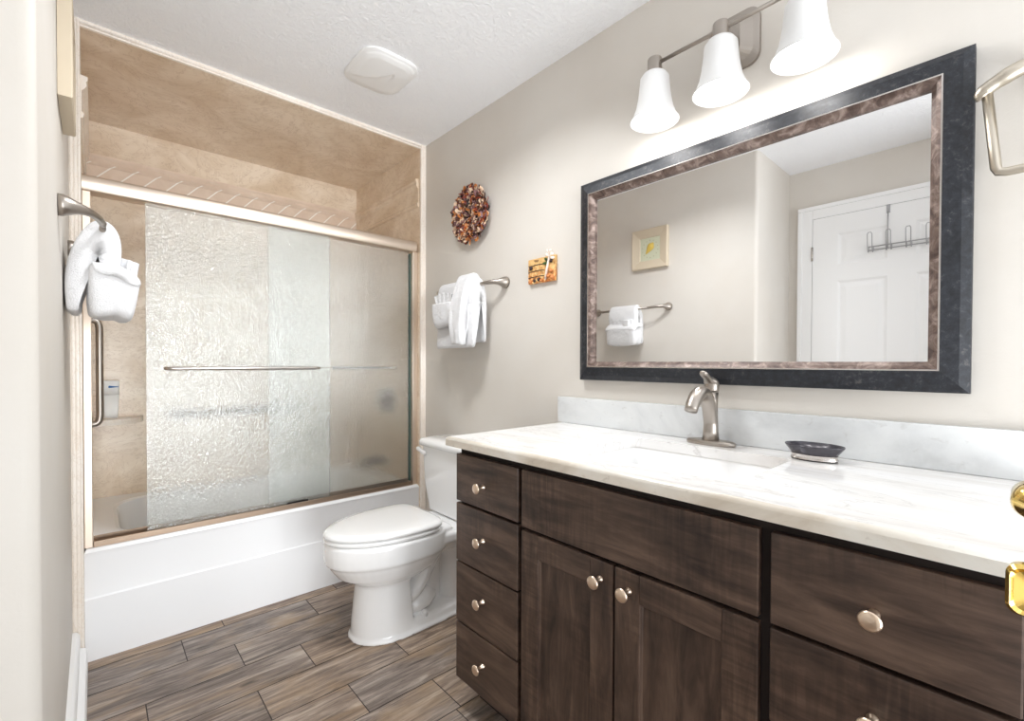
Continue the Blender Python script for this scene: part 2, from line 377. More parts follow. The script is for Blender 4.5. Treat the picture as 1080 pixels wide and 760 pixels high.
# moulded edging round the alcove mouth
def fluted(x0, x1, z0, z1):
    b = bmesh.new(); w = (x1-x0)
    box(b, x0, x1, YA-0.012, YA+0.001, z0, z1, 0.001)
    for k in range(3):
        c = x0+w*(k+0.5)/3
        s = [(c-w*.13, YA-0.0115), (c-w*.07, YA-0.0140), (c, YA-0.0148), (c+w*.07, YA-0.0140), (c+w*.13, YA-0.0115)]
        loft(b, [[Vector((x, y, z0)) for x, y in s], [Vector((x, y, z1)) for x, y in s]], smooth=False)
    return b
struct('trim_1', fluted(XL, AL, 0.0, HC), 'trim_stone'); struct('trim_2', fluted(AR, XW, 0.0, HC), 'trim_stone')
bm = bmesh.new(); box(bm, AL, AR, YA-0.012, YA+0.001, HA-0.001, HC, 0.001); tube(bm, [(AL, YA-0.013, HA+0.010), (AR, YA-0.013, HA+0.010)], 0.004, 8)
struct('trim_3', bm, 'trim_stone')
# crown band on the three alcove walls
bp_ = [(0, 2.085), (.008, 2.09), (.010, 2.105), (.004, 2.112), (.004, 2.192), (.010, 2.198), (.018, 2.212), (.016, 2.226), (.021, 2.236), (.021, 2.247), (0, 2.25)]
bm = bmesh.new()
loft(bm, [[Vector((AL, YB-d, z)) for d, z in bp_], [Vector((AR, YB-d, z)) for d, z in bp_]], smooth=False)
struct('trim_4', bm, 'band')
bm = bmesh.new(); loft(bm, [[Vector((AL+d, 2.41, z)) for d, z in bp_], [Vector((AL+d, YB, z)) for d, z in bp_]], smooth=False); struct('trim_5', bm, 'trim_stone')
bm = bmesh.new(); loft(bm, [[Vector((AR-d, 2.41, z)) for d, z in bp_], [Vector((AR-d, YB, z)) for d, z in bp_]], smooth=False); struct('trim_6', bm, 'alcove_stone')
# baseboard
bm = bmesh.new(); pr = [(0, 0), (.042, 0), (.042, .060), (.038, .070), (.030, .074), (.021, .076), (.021, .125), (.016, .135), (.010, .140), (0, .141)]
loft(bm, [[Vector((XL+d, YR+0.03, z)) for d, z in pr], [Vector((XL+d, YA-0.02, z)) for d, z in pr]], smooth=False); struct('baseboard_left', bm, 'white_paint')

# door in the recess (seen in the mirror)
bm = bmesh.new(); DY0, DY1, DZ, DX = 0.022, 0.925, 2.105, -0.607
box(bm, XR, DX-0.012, DY0, DY1, 0.01, DZ)
cols = ((0.16, 0.41), (0.537, 0.787)); rows = ((0.25, 0.83), (0.95, 1.69), (1.79, 1.99))
ys = sorted({DY0, DY1, *[c for a in cols for c in a]}); zs = sorted({0.01, DZ, *[c for a in rows for c in a]})
for i in range(len(ys)-1):
    for j in range(len(zs)-1):
        pan = any(abs(ys[i]-c[0]) < 1e-6 for c in cols) and any(abs(zs[j]-r_[0]) < 1e-6 for r_ in rows)
        if not pan: box(bm, DX-0.0125, DX, ys[i], ys[i+1], zs[j], zs[j+1])
        else:
            a, b2, c, d = ys[i], ys[i+1], zs[j], zs[j+1]
            L = lambda t, x: [Vector((x, a+t, c+t)), Vector((x, b2-t, c+t)), Vector((x, b2-t, d-t)), Vector((x, a+t, d-t))]
            loft(bm, [L(0, DX), L(.014, DX-.006), L(.022, DX-.006), L(.045, DX-.001)], False, True, smooth=False)
door = struct('door_1', bm, 'white_paint')
bm = bmesh.new()
def cas(y0, y1, z0, z1):
    box(bm, XR, XR+0.022, y0, y1, z0, z1, 0.003); 
cas(DY1+0.003, DY1+0.088, 0, DZ+0.09); cas(DY0-0.088, DY0-0.003, 0, DZ+0.09); cas(DY0-0.003, DY1+0.003, DZ+0.003, DZ+0.09)
box(bm, XR+0.02, XR+0.03, DY1+0.06, DY1+0.086, 0, DZ+0.0615, 0.003); box(bm, XR+0.02, XR+0.03, DY0-0.086, DY1+0.086, DZ+0.062, DZ+0.087, 0.003)
struct('trim_7', bm, 'white_paint')
bm = bmesh.new()
for z in (1.88, 1.05, 0.25): tube(bm, [(DX+0.003, DY1+0.002, z-0.045), (DX+0.003, DY1+0.002, z+0.045)], 0.006, 10)
obj('door_hinge', bm, 'steel', door)
# over-door hook rack
t = thing('hook_rack', 'wire hook rack hung over the white panel door seen in the mirror', 'hook rack', (DX, 0.45, 1.84))
bm = bmesh.new(); X0 = DX+0.012
for z in (1.872, 1.85):
    bm = bmesh.new(); tube(bm, [(X0, 0.628, z), (X0, 0.11, z)], 0.003, 8); obj('rail', bm, 'wire', t)
for y in (0.537, 0.21):
    bm = bmesh.new(); box(bm, DX, DX+0.004, y-0.009, y+0.009, 2.06, DZ+0.004); box(bm, DX-0.02, DX+0.004, y-0.009, y+0.009, DZ+0.0005, DZ+0.004)
    tube(bm, [(DX+0.005, y, 2.07), (X0, y, 1.99), (X0, y, 1.85)], 0.003, 8); obj('door_strap', bm, 'wire', t)
for y in (0.615, 0.528, 0.438, 0.35, 0.26, 0.17):
    bm = bmesh.new(); pts = []
    for s in (-1, 1):
        p = catmull([(X0, y+s*0.011, 1.872), (X0, y+s*0.011, 1.848), (X0+0.02, y+s*0.011, 1.838), (X0+0.035, y+s*0.011, 1.87), (X0+0.045, y+s*0.011, 1.94)], 5)
        pts += p if s == -1 else ([Vector((X0+0.046, y-0.007, 1.95)), Vector((X0+0.046, y+0.007, 1.95))]+p[::-1])
    tube(bm, pts, 0.0025, 7); obj('hook', bm, 'wire', t)

# ------------------------------------------------------------------ bathtub
bm = bmesh.new(); TX0, TX1, TY0, TY1, TZ = AL+0.0005, AR-0.0005, YA+0.002, YB-0.001, 0.434
cx, cy = (TX0+TX1)/2, TY0+0.46
i0 = rrect(cx, cy, 0.635, 0.34, 0.16, TZ, 8)
ring = rect_ring(TX0+0.006, TX1-0.006, TY0+0.012, TY1, i0); ring2 = [Vector((max(TX0, min(TX1, p.x+(0.006 if p.x > cx else -0.006))), p.y-(0.009 if p.y < TY0+0.02 else 0), TZ-0.012)) for p in ring]
def dn(L, dz): return [Vector((p.x, p.y, dz)) for p in L]
def low(L, z, dy): return [Vector((p.x, p.y+(dy if p.y < TY0+0.05 else 0), z)) for p in L]
apron = [low(ring2, 0.0, 0.0), low(ring2, 0.240, 0.0), low(ring2, 0.246, 0.003), low(ring2, 0.249, 0.0035), low(ring2, TZ-0.03, 0.0035), low(ring2, TZ-0.02, 0.002)]
apron = [[Vector((p.x, p.y, p.z)) for p in L] for L in apron]
basin = [i0, rrect(cx, cy, 0.622, 0.328, 0.16, TZ-0.008, 8), rrect(cx, cy, 0.612, 0.318, 0.15, TZ-0.04, 8), rrect(cx-0.01, cy, 0.57, 0.28, 0.14, 0.16, 8), rrect(cx-0.01, cy, 0.54, 0.25, 0.13, 0.09, 8), rrect(cx-0.01, cy, 0.47, 0.19, 0.12, 0.07, 8)]
loft(bm, apron+[ring2, ring]+basin, True, True)
tub = obj('bathtub', bm, 'acrylic', label='white alcove bathtub under the sliding glass shower doors', cat='bathtub', loc=(cx, cy, 0)); autosmooth(tub, 16)
bm = bmesh.new(); lathe(bm, [(0.0, 0), (0.03, 0), (0.032, 0.004), (0.0, 0.006)], (TX1-0.28, cy, 0.069), n=20); obj('drain', bm, 'nickel', tub)

# sliding shower doors on the tub rim
t = thing('shower_enclosure', 'sliding shower doors of patterned glass in a champagne metal frame on the tub', 'shower door', (cx, 2.445, TZ))
bm = bmesh.new()
hp = [(2.412, 1.816), (2.412, 1.868), (2.418, 1.876), (2.43, 1.879), (2.468, 1.879), (2.472, 1.872), (2.472, 1.816)]
hp = [(2.412, 1.816), (2.409, 1.819), (2.405, 1.846), (2.407, 1.868), (2.412, 1.875), (2.43, 1.879), (2.478, 1.879), (2.482, 1.872), (2.482, 1.816)]
loft(bm, [[Vector((AL+0.001, y, z)) for y, z in hp], [Vector((1.418, y, z)) for y, z in hp]], smooth=True)
o = obj('header_rail', bm, 'champagne', t, 'champagne metal header rail'); autosmooth(o, 50)
bm = bmesh.new(); box(bm, AL+0.001, AL+0.026, 2.42, 2.478, TZ+0.001, 1.817, 0.002); obj('side_jamb', bm, 'champagne', t)
bm = bmesh.new(); box(bm, 1.400, AR-0.001, 2.42, 2.478, TZ+0.001, 1.817, 0.002); box(bm, 1.394, 1.401, 2.446, 2.47, TZ+0.02, 1.81, mi=1); obj('side_jamb', bm, ['champagne', 'glass_edge'], t)
bm = bmesh.new(); box(bm, AL+0.027, 1.399, 2.418, 2.48, TZ+0.0005, TZ+0.006, 0.001); box(bm, AL+0.027, 1.399, 2.418, 2.423, TZ+0.005, TZ+0.024, 0.002); box(bm, AL+0.027, 1.399, 2.476, 2.48, TZ+0.005, TZ+0.03, 0.001)
obj('bottom_track', bm, 'frame_metal', t)
bm = bmesh.new(); box(bm, 0.70, 0.80, 2.4195, 2.4225, TZ+0.0245, TZ+0.032); obj('door_guide', bm, 'dark_gap', t)
def panel(x0, x1, y):
    b = bmesh.new(); box(b, x0, x1, y, y+0.006, TZ+0.012, 1.8205); return obj('glass_panel', b, 'rain_glass', t)
gp = panel(0.159, 0.914, 2.430); gp2 = panel(0.630, 1.393, 2.458)
bm = bmesh.new()
tube(bm, bez((0.222, 2.430, 1.131), (0.222, 2.39, 1.131), (0.222, 2.386, 1.131), (0.25, 2.384, 1.131), 8)+bez((0.82, 2.384, 1.131), (0.85, 2.384, 1.131), (0.848, 2.39, 1.131), (0.848, 2.430, 1.131), 8), 0.0075, 12)
obj('towel_bar', bm, 'steel', gp, 'polished metal bar across the front glass panel')
bm = bmesh.new()
tube(bm, bez((0.95, 2.464, 1.131), (0.95, 2.50, 1.131), (0.95, 2.505, 1.131), (0.97, 2.506, 1.131), 8)+bez((1.28, 2.506, 1.131), (1.31, 2.506, 1.131), (1.31, 2.50, 1.131), (1.31, 2.464, 1.131), 8), 0.0075, 12)
obj('towel_bar', bm, 'steel', gp2, 'metal bar behind the rear glass panel')
# bathing hardware
def grab(name, a, b, out, label, rad=0.013, mt='nickel'):
    a, b, out = Vector(a), Vector(b), Vector(out); d = (b-a).normalized()*0.05
    bb = bmesh.new(); p = bez(a, a+out*0.9, a+out, a+out+d, 8)+bez(b+out-d, b+out, b+out*0.9, b, 8)
    t = thing(name, label, 'grab bar', a)
    tube(bb, p, rad, 14); obj('rail', bb, mt, t)
    for q in (a, b):
        f = bmesh.new(); lathe(f, [(0, 0), (0.035, 0), (0.034, 0.006), (0.015, 0.010), (0, 0.010)], q, out, 24); obj('flange', f, 'nickel', t)
grab('grab_bar', (AL, 2.62, 0.895), (AL, 2.62, 1.335), (0.05, 0, 0), 'upright brushed metal grab bar inside the tub at the left stone wall')
grab('grab_bar', (0.34, YB, 0.86), (1.0, YB, 0.86), (0, -0.05, 0), 'level metal grab bar on the back stone wall behind the frosted glass', 0.018, 'dark_metal')
t = thing('tub_valve', 'round dark shower valve trim behind the glass on the right stone wall', 'shower valve', (AR, 2.80, 0.915))
bm = bmesh.new(); lathe(bm, [(0, 0), (0.085, 0), (0.083, 0.008), (0.04, 0.014), (0, 0.014)], (AR, 2.80, 0.915), (-1, 0, 0), 32); obj('escutcheon', bm, 'dark_metal', t)
bm = bmesh.new(); lathe(bm, [(0.022, 0.010), (0.024, 0.05), (0.018, 0.06), (0, 0.06)], (AR, 2.80, 0.915), (-1, 0, 0), 24); tube(bm, [(AR-0.05, 2.80, 0.915), (AR-0.055, 2.78, 0.86)], [0.010, 0.007]); obj('handle', bm, 'dark_metal', t)
bm = bmesh.new(); tube(bm, [(AR, 2.86, 0.51), (AR-0.05, 2.86, 0.512), (AR-0.11, 2.86, 0.508), (AR-0.135, 2.86, 0.492), (AR-0.138, 2.86, 0.478)], [0.034, 0.028, 0.026, 0.025, 0.022], 18)
obj('tub_spout', bm, 'dark_metal', label='dark metal tub spout low on the right stone wall behind glass', cat='tub spout', loc=(AR, 2.86, 0.51))
# corner shelf and the bottle on it
bm = bmesh.new(); n = 10; R_ = 0.23
top = [Vector((AL, YB, 0.862)), Vector((AL, YB-0.20, 0.862))]+[Vector((AL+0.23*math.sin(k*PI/2/n)**1.0, YB-0.20+0.20*(1-math.cos(k*PI/2/n))*0.9, 0.862)) for k in range(1, n)]+[Vector((AL+0.235, YB, 0.862))]
loft(bm, [[p-Vector((0, 0, 0.028)) for p in top], top], smooth=False)
obj('corner_shelf', bm, 'trim_stone', label='cream stone corner shelf in the tub holding a white bottle', cat='shelf', loc=(AL, YB, 0.85))
t = thing('soap_bottle', 'white bottle with a blue mark on the corner shelf in the tub', 'bottle', (0.062, 3.22, 0.8625))
bm = bmesh.new(); loft(bm, [rrect(0.062, 3.22, 0.029, 0.02, 0.012, 0.8625), rrect(0.062, 3.22, 0.031, 0.021, 0.012, 0.90), rrect(0.062, 3.22, 0.034, 0.022, 0.012, 0.985)]); obj('body', bm, 'bottle_white', t)
bm = bmesh.new(); loft(bm, [rrect(0.062, 3.22, 0.034, 0.0225, 0.012, 0.986), rrect(0.062, 3.22, 0.036, 0.0235, 0.012, 1.055), rrect(0.062, 3.22, 0.033, 0.021, 0.012, 1.06)]); obj('cap', bm, 'bottle_white', t)
bm = bmesh.new(); fp = [(0.055, 1.034), (0.052, 1.026), (0.056, 1.022), (0.094, 1.026), (0.094, 1.029), (0.074, 1.031)]
loft(bm, [[Vector((x, 3.196, z)) for x, z in fp], [Vector((x, 3.197, z)) for x, z in fp]], smooth=False); obj('label_mark', bm, 'blue_ink', t, 'blue printed mark')

# ------------------------------------------------------------------ vanity
VY0, VY1, VXF, VXC = -0.044, 1.266, 0.90, 0.918
t = van = thing('vanity_cabinet', 'dark stained wooden vanity cabinet with shaker doors under the white counter', 'vanity', (1.18, 0.62, 0))
bm = bmesh.new()
box(bm, VXC, VXC+0.02, VY0, VY1, 0.10, 0.883); box(bm, VXC+0.02, XW-0.002, VY1-0.018, VY1, 0.10, 0.883); box(bm, 0.99, XW-0.002, VY1-0.018, VY1, 0.0, 0.10); box(bm, VXC+0.02, XW-0.002, VY0, VY0+0.018, 0.0, 0.883)
box(bm, VXC+0.02, XW-0.002, VY0+0.018, VY1-0.018, 0.10, 0.118); box(bm, XW-0.02, XW-0.002, VY0+0.018, VY1-0.018, 0.118, 0.883)
obj('carcass', bm, 'wood_shadowed', t)
bm = bmesh.new(); box(bm, 0.985, 1.0, VY0+0.018, VY1-0.018, 0.0, 0.0995); obj('toe_kick', bm, 'dark_gap', t)
kprof = [(0.0, 0.0), (0.0085, 0.0), (0.0082, 0.003), (0.0055, 0.006), (0.005, 0.018), (0.007, 0.023), (0.0145, 0.0265), (0.016, 0.029), (0.0158, 0.031), (0.013, 0.0335), (0.007, 0.0345), (0.0, 0.035)]
def knob(y, z, par):
    b = bmesh.new(); lathe(b, kprof, (VXF, y, z), (-1, 0, 0), 28); autosmooth(obj('knob', b, 'pull_metal', par, 'champagne metal knob'), 45)
def slab(y0, y1, z0, z1, name='drawer', k=None):
    b = bmesh.new(); box(b, VXF, VXC-0.0008, y0, y1, z0, z1, 0.0025, 2)
    d = obj(name, b, 'wood_along', t)
    if k: knob(k[0], k[1], d)
for z0, z1, kz in ((0.700, 0.857, 0.770), (0.500, 0.692, 0.600), (0.297, 0.495, 0.409), (0.103, 0.292, 0.205)): slab(0.967, 1.270, z0, z1, k=(1.125, kz))
for z0, z1, kz in ((0.692, 0.857, 0.769), (0.515, 0.684, 0.604), (0.31, 0.508, 0.41), (0.103, 0.303, 0.205)): slab(-0.008, 0.298, z0, z1, k=(0.149, kz))
slab(0.318, 0.951, 0.694, 0.857, 'false_front')
def shaker(y0, y1, z0, z1, ky, hinge):
    b = bmesh.new(); w = 0.066
    box(b, VXF, VXC-0.0008, y0, y0+w, z0, z1, 0.002); box(b, VXF, VXC-0.0008, y1-w, y1, z0, z1, 0.002)
    d = obj('door', b, 'wood_up', t)
    for za, zb in ((z1-w, z1), (z0, z0+w)):
        b = bmesh.new(); box(b, VXF+0.0002, VXC-0.0008, y0+w, y1-w, za, zb, 0.002); obj('rail', b, 'wood_along', d)
    b = bmesh.new(); L = lambda q, x: [Vector((x, y0+w+q, z0+w+q)), Vector((x, y1-w-q, z0+w+q)), Vector((x, y1-w-q, z1-w-q)), Vector((x, y0+w+q, z1-w-q))]
    loft(b, [L(-0.001, VXF+0.004), L(0.004, VXF+0.008), L(0.0045, VXF+0.009)], False, True, smooth=False); obj('panel', b, 'wood_up', d)
    knob(ky, 0.640, d)
shaker(0.638, 0.951, 0.103, 0.684, 0.674, 0); shaker(0.318, 0.632, 0.103, 0.684, 0.594, 1)

# counter with a cut-out, undermount basin, backsplash
SXc, SYc = 1.155, 0.625
hole = rrect(SXc, SYc, 0.178, 0.236, 0.028, 0.914, 6)
CX0, CX1, CY0, CY1 = 0.870, XW-0.001, -0.05, 1.29
bm = bmesh.new()
rings = [rect_ring(CX0+q, CX1, CY0, CY1-q, dn(hole, z)) for q, z in ((0.010, 0.914), (0.005, 0.9125), (0.0015, 0.909), (0, 0.904))]
o3, o2 = rings[0], rings[-1]; o1 = dn(o2, 0.884)
loft(bm, [dn(hole, 0.884), o1, o2], False, False, mi=1, smooth=False); loft(bm, rings[::-1], False, False, mi=1, smooth=True); loft(bm, [o3, hole, dn(hole, 0.884)], False, False, mi=0, smooth=False)
bmesh.ops.remove_doubles(bm, verts=bm.verts, dist=1e-5); bmesh.ops.recalc_face_normals(bm, faces=bm.faces)
obj('countertop', bm, ['counter', 'shaded_edge_stone'], label='white marble vanity countertop with a thick shade-toned front edge', cat='countertop', loc=(1.17, 0.62, 0.884))
bm = bmesh.new(); box(bm, XW-0.021, XW-0.001, -0.045, 1.306, 0.9145, 1.020, 0.0015)
obj('backsplash', bm, 'splash_stone', label='grey veined marble backsplash strip along the wall behind the faucet', cat='backsplash', loc=(XW, 0.62, 0.9145))
bm = bmesh.new()
loft(bm, [rrect(SXc, SYc, 0.200, 0.258, 0.04, 0.8835), rrect(SXc, SYc, 0.182, 0.240, 0.03, 0.8835), rrect(SXc, SYc, 0.176, 0.234, 0.032, 0.87), rrect(SXc, SYc, 0.166, 0.224, 0.045, 0.79), rrect(SXc, SYc, 0.145, 0.20, 0.06, 0.768), rrect(SXc, SYc, 0.03, 0.03, 0.02, 0.760)], False, True)
sink = obj('sink', bm, 'porcelain', label='white rectangular undermount sink set in the marble counter', cat='sink', loc=(SXc, SYc, 0.76)); autosmooth(sink, 45)
bm = bmesh.new(); lathe(bm, [(0, 0), (0.022, 0), (0.022, 0.003), (0, 0.004)], (SXc, SYc, 0.7602)); obj('drain', bm, 'nickel', sink)

# faucet
FX, FY, FZ = 1.392, 0.632, 0.9142
t = thing('faucet', 'brushed nickel single lever faucet behind the sink', 'faucet', (FX, FY, FZ))
bm = bmesh.new(); E = lambda k, z: [Vector((FX+0.033*k*math.cos(a), FY+0.075*k*math.sin(a), z)) for a in [2*PI*i/40 for i in range(40)]]
loft(bm, [E(0.96, FZ), E(1, FZ+0.003), E(0.99, FZ+0.009), E(0.93, FZ+0.013), E(0.70, FZ+0.0145)]); o = obj('base_plate', bm, 'nickel', t); autosmooth(o, 50)
bm = bmesh.new(); sec = [(FZ+0.009, .026, .0245, 0), (FZ+0.04, .0225, .0215, 0), (FZ+0.09, .020, .0195, .001), (FZ+0.13, .0195, .019, .002), (FZ+0.158, .0205, .020, .003)]
loft(bm, [[Vector((FX+dx+a*math.cos(q), FY+b_*math.sin(q), z)) for q in [2*PI*i/28 for i in range(28)]] for z, a, b_, dx in sec]); obj('body', bm, 'nickel', t)
bm = bmesh.new(); P = bez((FX+0.002, FY, FZ+0.015), (FX-0.004, FY, FZ+0.12), (FX-0.03, FY, FZ+0.172), (FX-0.078, FY, FZ+0.158), 12)+bez((FX-0.078, FY, FZ+0.158), (FX-0.10, FY, FZ+0.150), (FX-0.118, FY, FZ+0.128), (FX-0.128, FY, FZ+0.110), 8)[1:]
tube(bm, P, [0.0165+0.003*math.sin(i/20*PI) for i in range(len(P))], 18, sx=1.12, up=(0, 0, 1)); obj('spout', bm, 'nickel', t)
bm = bmesh.new(); lathe(bm, [(0.0, 0), (0.0205, 0), (0.0215, 0.003), (0.0212, 0.022), (0.0185, 0.032), (0.010, 0.038), (0, 0.040)], (FX+0.003, FY, FZ+0.161), (0.12, 0, 1), 28)
P = bez((FX+0.010, FY, FZ+0.184), (FX-0.010, FY, FZ+0.196), (FX-0.028, FY, FZ+0.202), (FX-0.060, FY, FZ+0.222), 10)
tube(bm, P, [0.012, .0135, .0135, .012, .010, .0085, .008, .008, .008, .0075, .004], 16, sx=1.65, up=(0, 0, 1)); o = obj('lever_handle', bm, 'nickel', t)

# soap dish
DCX, DCY, DCZ = 1.368, 0.353, 0.9142
t = thing('soap_dish', 'oval dark soap dish with a silver foot on the counter', 'soap dish', (DCX, DCY, DCZ))
E = lambda k, z, a=0.042, b=0.064: [Vector((DCX+a*k*math.cos(q), DCY+b*k*math.sin(q), DCZ+z)) for q in [2*PI*i/40 for i in range(40)]]
bm = bmesh.new(); loft(bm, [E(.80, 0), E(.80, 0.003)], mi=1); loft(bm, [E(.79, .002), E(.83, .003), E(.80, .009), E(.83, .015), E(.79, .016)]); o = obj('foot', bm, ['frame_silver', 'dark_gap'], t, 'silver foot ring'); autosmooth(o, 40)
bm = bmesh.new(); loft(bm, [E(.78, .0155), E(.82, .017), E(.90, .024), E(1.02, .034), E(1.045, .037), E(1.03, .039), E(.98, .037), E(.86, .028), E(.6, .024), E(.2, .023)]); obj('bowl', bm, 'dish_bronze', t)

# ------------------------------------------------------------------ mirror
MY0, MY1, MZ0, MZ1 = 0.0735, 1.184, 1.0945, 1.866
t = thing('wall_mirror', 'framed wall mirror with a dark wide frame above the vanity', 'mirror', (XW, 0.63, MZ0))
def fr(q, x): return [Vector((x, MY0+q, MZ0+q)), Vector((x, MY1-q, MZ0+q)), Vector((x, MY1-q, MZ1-q)), Vector((x, MY0+q, MZ1-q))]
bm = bmesh.new(); loft(bm, [fr(0, XW-0.001), fr(0, 1.441), fr(0.002, 1.438), fr(0.018, 1.429), fr(0.04, 1.424), fr(0.050, 1.4215), fr(0.050, XW-0.001)], False, False, closed=True, smooth=False); obj('outer_frame', bm, 'frame_black', t)
bm = bmesh.new(); loft(bm, [fr(0.0502, 1.43), fr(0.0502, 1.4205), fr(0.0535, 1.4205), fr(0.0535, 1.43)], False, False, closed=True, smooth=False)
obj('silver_bead', bm, 'frame_silver', t, 'thin silver beading')
bm = bmesh.new(); loft(bm, [fr(0.0535, 1.455), fr(0.0535, 1.4225), fr(0.062, 1.428), fr(0.0715, 1.4395), fr(0.0715, 1.455)], False, False, closed=True, smooth=False); obj('inner_frame', bm, 'frame_bronze', t, 'hammered bronze inner strip')
bm = bmesh.new(); a = fr(0.0705, 1.447); vs = [bm.verts.new(p) for p in a]; b_ = [bm.verts.new(p+Vector((0.006, 0, 0))) for p in a]
bm.faces.new(vs); bm.faces.new(b_[::-1])
for i in range(4): bm.faces.new((vs[i], b_[i], b_[(i+1) % 4], vs[(i+1) % 4]))
bmesh.ops.recalc_face_normals(bm, faces=bm.faces); obj('mirror_glass', bm, 'mirror_glass', t)

# ------------------------------------------------------------------ vanity light
LX, LZ = 1.365, 2.138
t = thing('vanity_light', 'three shade brushed nickel bath light glowing above the mirror', 'wall light', (XW, 0.60, LZ))
bm = bmesh.new()
def rr(hy, hz, x): return [Vector((x, 0.60+p.x, LZ+0.0+p.y)) for p in rrect(0, 0, hy, hz, min(0.035, hy*0.8), 0)]
loft(bm, [rr(.075, .085, XW-0.001), rr(.075, .085, XW-0.012), rr(.068, .078, XW-0.016), rr(.060, .070, XW-0.020), rr(.030, .052, XW-0.040)], smooth=False); obj('wall_plate', bm, 'nickel', t)
bm = bmesh.new(); tube(bm, [(XW-0.03, 0.60, LZ), (LX, 0.60, LZ)], 0.009, 14); tube(bm, [(LX, 0.825, LZ), (LX, 0.375, LZ)], 0.006, 14); obj('arm', bm, 'nickel', t)
for y in (0.815, 0.60, 0.385):
    bm = bmesh.new(); lathe(bm, [(0.0, 0.018), (0.021, 0.018), (0.0225, 0.015), (0.0235, -0.036), (0.0, -0.036)], (LX, y, LZ), n=28); o = obj('lamp_holder', bm, 'nickel', t); autosmooth(o, 40)
    prof = [(0.018, -0.031), (0.037, -0.034), (0.0455, -0.046), (0.048, -0.075), (0.052, -0.110), (0.059, -0.145), (0.070, -0.174), (0.0775, -0.185)]
    inn = [(r_-0.003, z_+0.0015) for r_, z_ in prof[::-1]]; inn[0] = (0.0758, -0.1858)
    bm = bmesh.new(); n_ = 40
    loft(bm, [[Vector((LX+r_*math.cos(2*PI*k/n_), y+r_*math.sin(2*PI*k/n_), LZ+z_)) for k in range(n_)] for r_, z_ in prof+inn], False, False)
    sh_ = obj('lamp_shade', bm, 'shade', t, 'white bell glass shade')
    bm = bmesh.new(); lathe(bm, [(0.0, 0.0), (0.012, -0.002), (0.013, -0.03), (0.026, -0.062), (0.03, -0.085), (0.022, -0.108), (0.0, -0.116)], (LX, y, LZ-0.036), n=24); obj('bulb', bm, 'bulb', sh_)
    ld = bpy.data.lights.new('lamp_light', 'POINT'); ld.energy = BULB_W; ld.shadow_soft_size = 0.045; ld.color = (1, 0.975, 0.94)
    lo = bpy.data.objects.new('lamp_light', ld); COL.objects.link(lo); lo.location = (LX, y, LZ-0.182); lo.parent = None

# ------------------------------------------------------------------ towel bars, towels
def towel_bar(x, sgn, ya, yb, z, label):
    """rose on the wall at x, bar stands off by 0.087 in direction sgn"""
    t = thing('towel_rail', label, 'towel rail', (x, (ya+yb)/2, z)); bx = x+sgn*0.087
    bm = bmesh.new(); tube(bm, [(bx, ya+0.10, z-0.008), (bx, yb-0.10, z-0.008)], 0.008, 14); obj('bar', bm, 'nickel', t)
    for y, d in ((ya, 1), (yb, -1)):
        bm = bmesh.new()
        P = bez((x, y, z), (x+sgn*0.05, y, z), (x+sgn*0.075, y+d*0.03, z), (bx, y+d*0.115, z-0.008), 14)
        R = [0.028, 0.0275, 0.024, 0.0195, 0.016, 0.0138, 0.0122, 0.0112, 0.0105, 0.010, 0.0098, 0.0096, 0.0095, 0.0092, 0.009]
        tube(bm, P, R, 20); obj('bracket', bm, 'nickel', t)
towel_bar(XL, 1, 1.645, 2.25, 1.558, 'brushed nickel towel rail on the left wall below the picture')
towel_bar(XW, -1, 1.66, 2.185, 1.546, 'brushed nickel towel rail on the right wall above the toilet')

def outline(path, th):
    P = [Vector((x, z, 0)) for x, z in path]; L, R = [], []
    for i, p in enumerate(P):
        t = (P[min(i+1, len(P)-1)]-P[max(i-1, 0)]).normalized(); n = Vector((-t.y, t.x, 0)); h = th[i] if hasattr(th, '__len__') else th
        L.append(p+n*h); R.append(p-n*h)
    return [(p.x, p.y) for p in L+R[::-1]]
def drape(path, th, y0, y1, ny=8, wave=0.004, seed=0, taper=0.0, hem=0.0, res=5):
    """a towel folded over a rail: the thick path in x,z is swept along y, with soft waves and rounded sides"""
    pp = [(p.x, p.y) for p in catmull([(a, b, 0) for a, b in path], res)]
    tt = th
    if hasattr(th, '__len__'):
        tt = [p.x for p in catmull([(h, 0, 0) for h in th], res)]
    rnd = random.Random(seed); ph = [rnd.random()*6 for _ in range(4)]
    bm = bmesh.new(); loops = []
    zs_ = [z for _, z in pp]; zt, zb = max(zs_), min(zs_)
    ts = [0.0, 0.03]+[k/ny for k in range(1, ny)]+[0.97, 1.0]
    for t_ in ts:
        e = 0.45 if t_ in (0.0, 1.0) else 1.0
        ol = outline(pp, [h*e for h in tt] if hasattr(tt, '__len__') else tt*e); L = []
        for x, z in ol:
            f = (zt-z)/(zt-zb+1e-6); yy = y0+(y1-y0)*(t_+(0.5-t_)*taper*f)
            dx = wave*f*(math.sin(t_*7+ph[0]+z*9)+0.6*math.sin(t_*15+ph[1]-z*14))
            dz = hem*f*math.sin(t_*5+ph[2])
            yy += wave*1.2*math.sin(z*22+ph[3]+t_*3)
            L.append(Vector((x+dx, yy, z+dz)))
        loops.append(L)
    loft(bm, loops); return bm
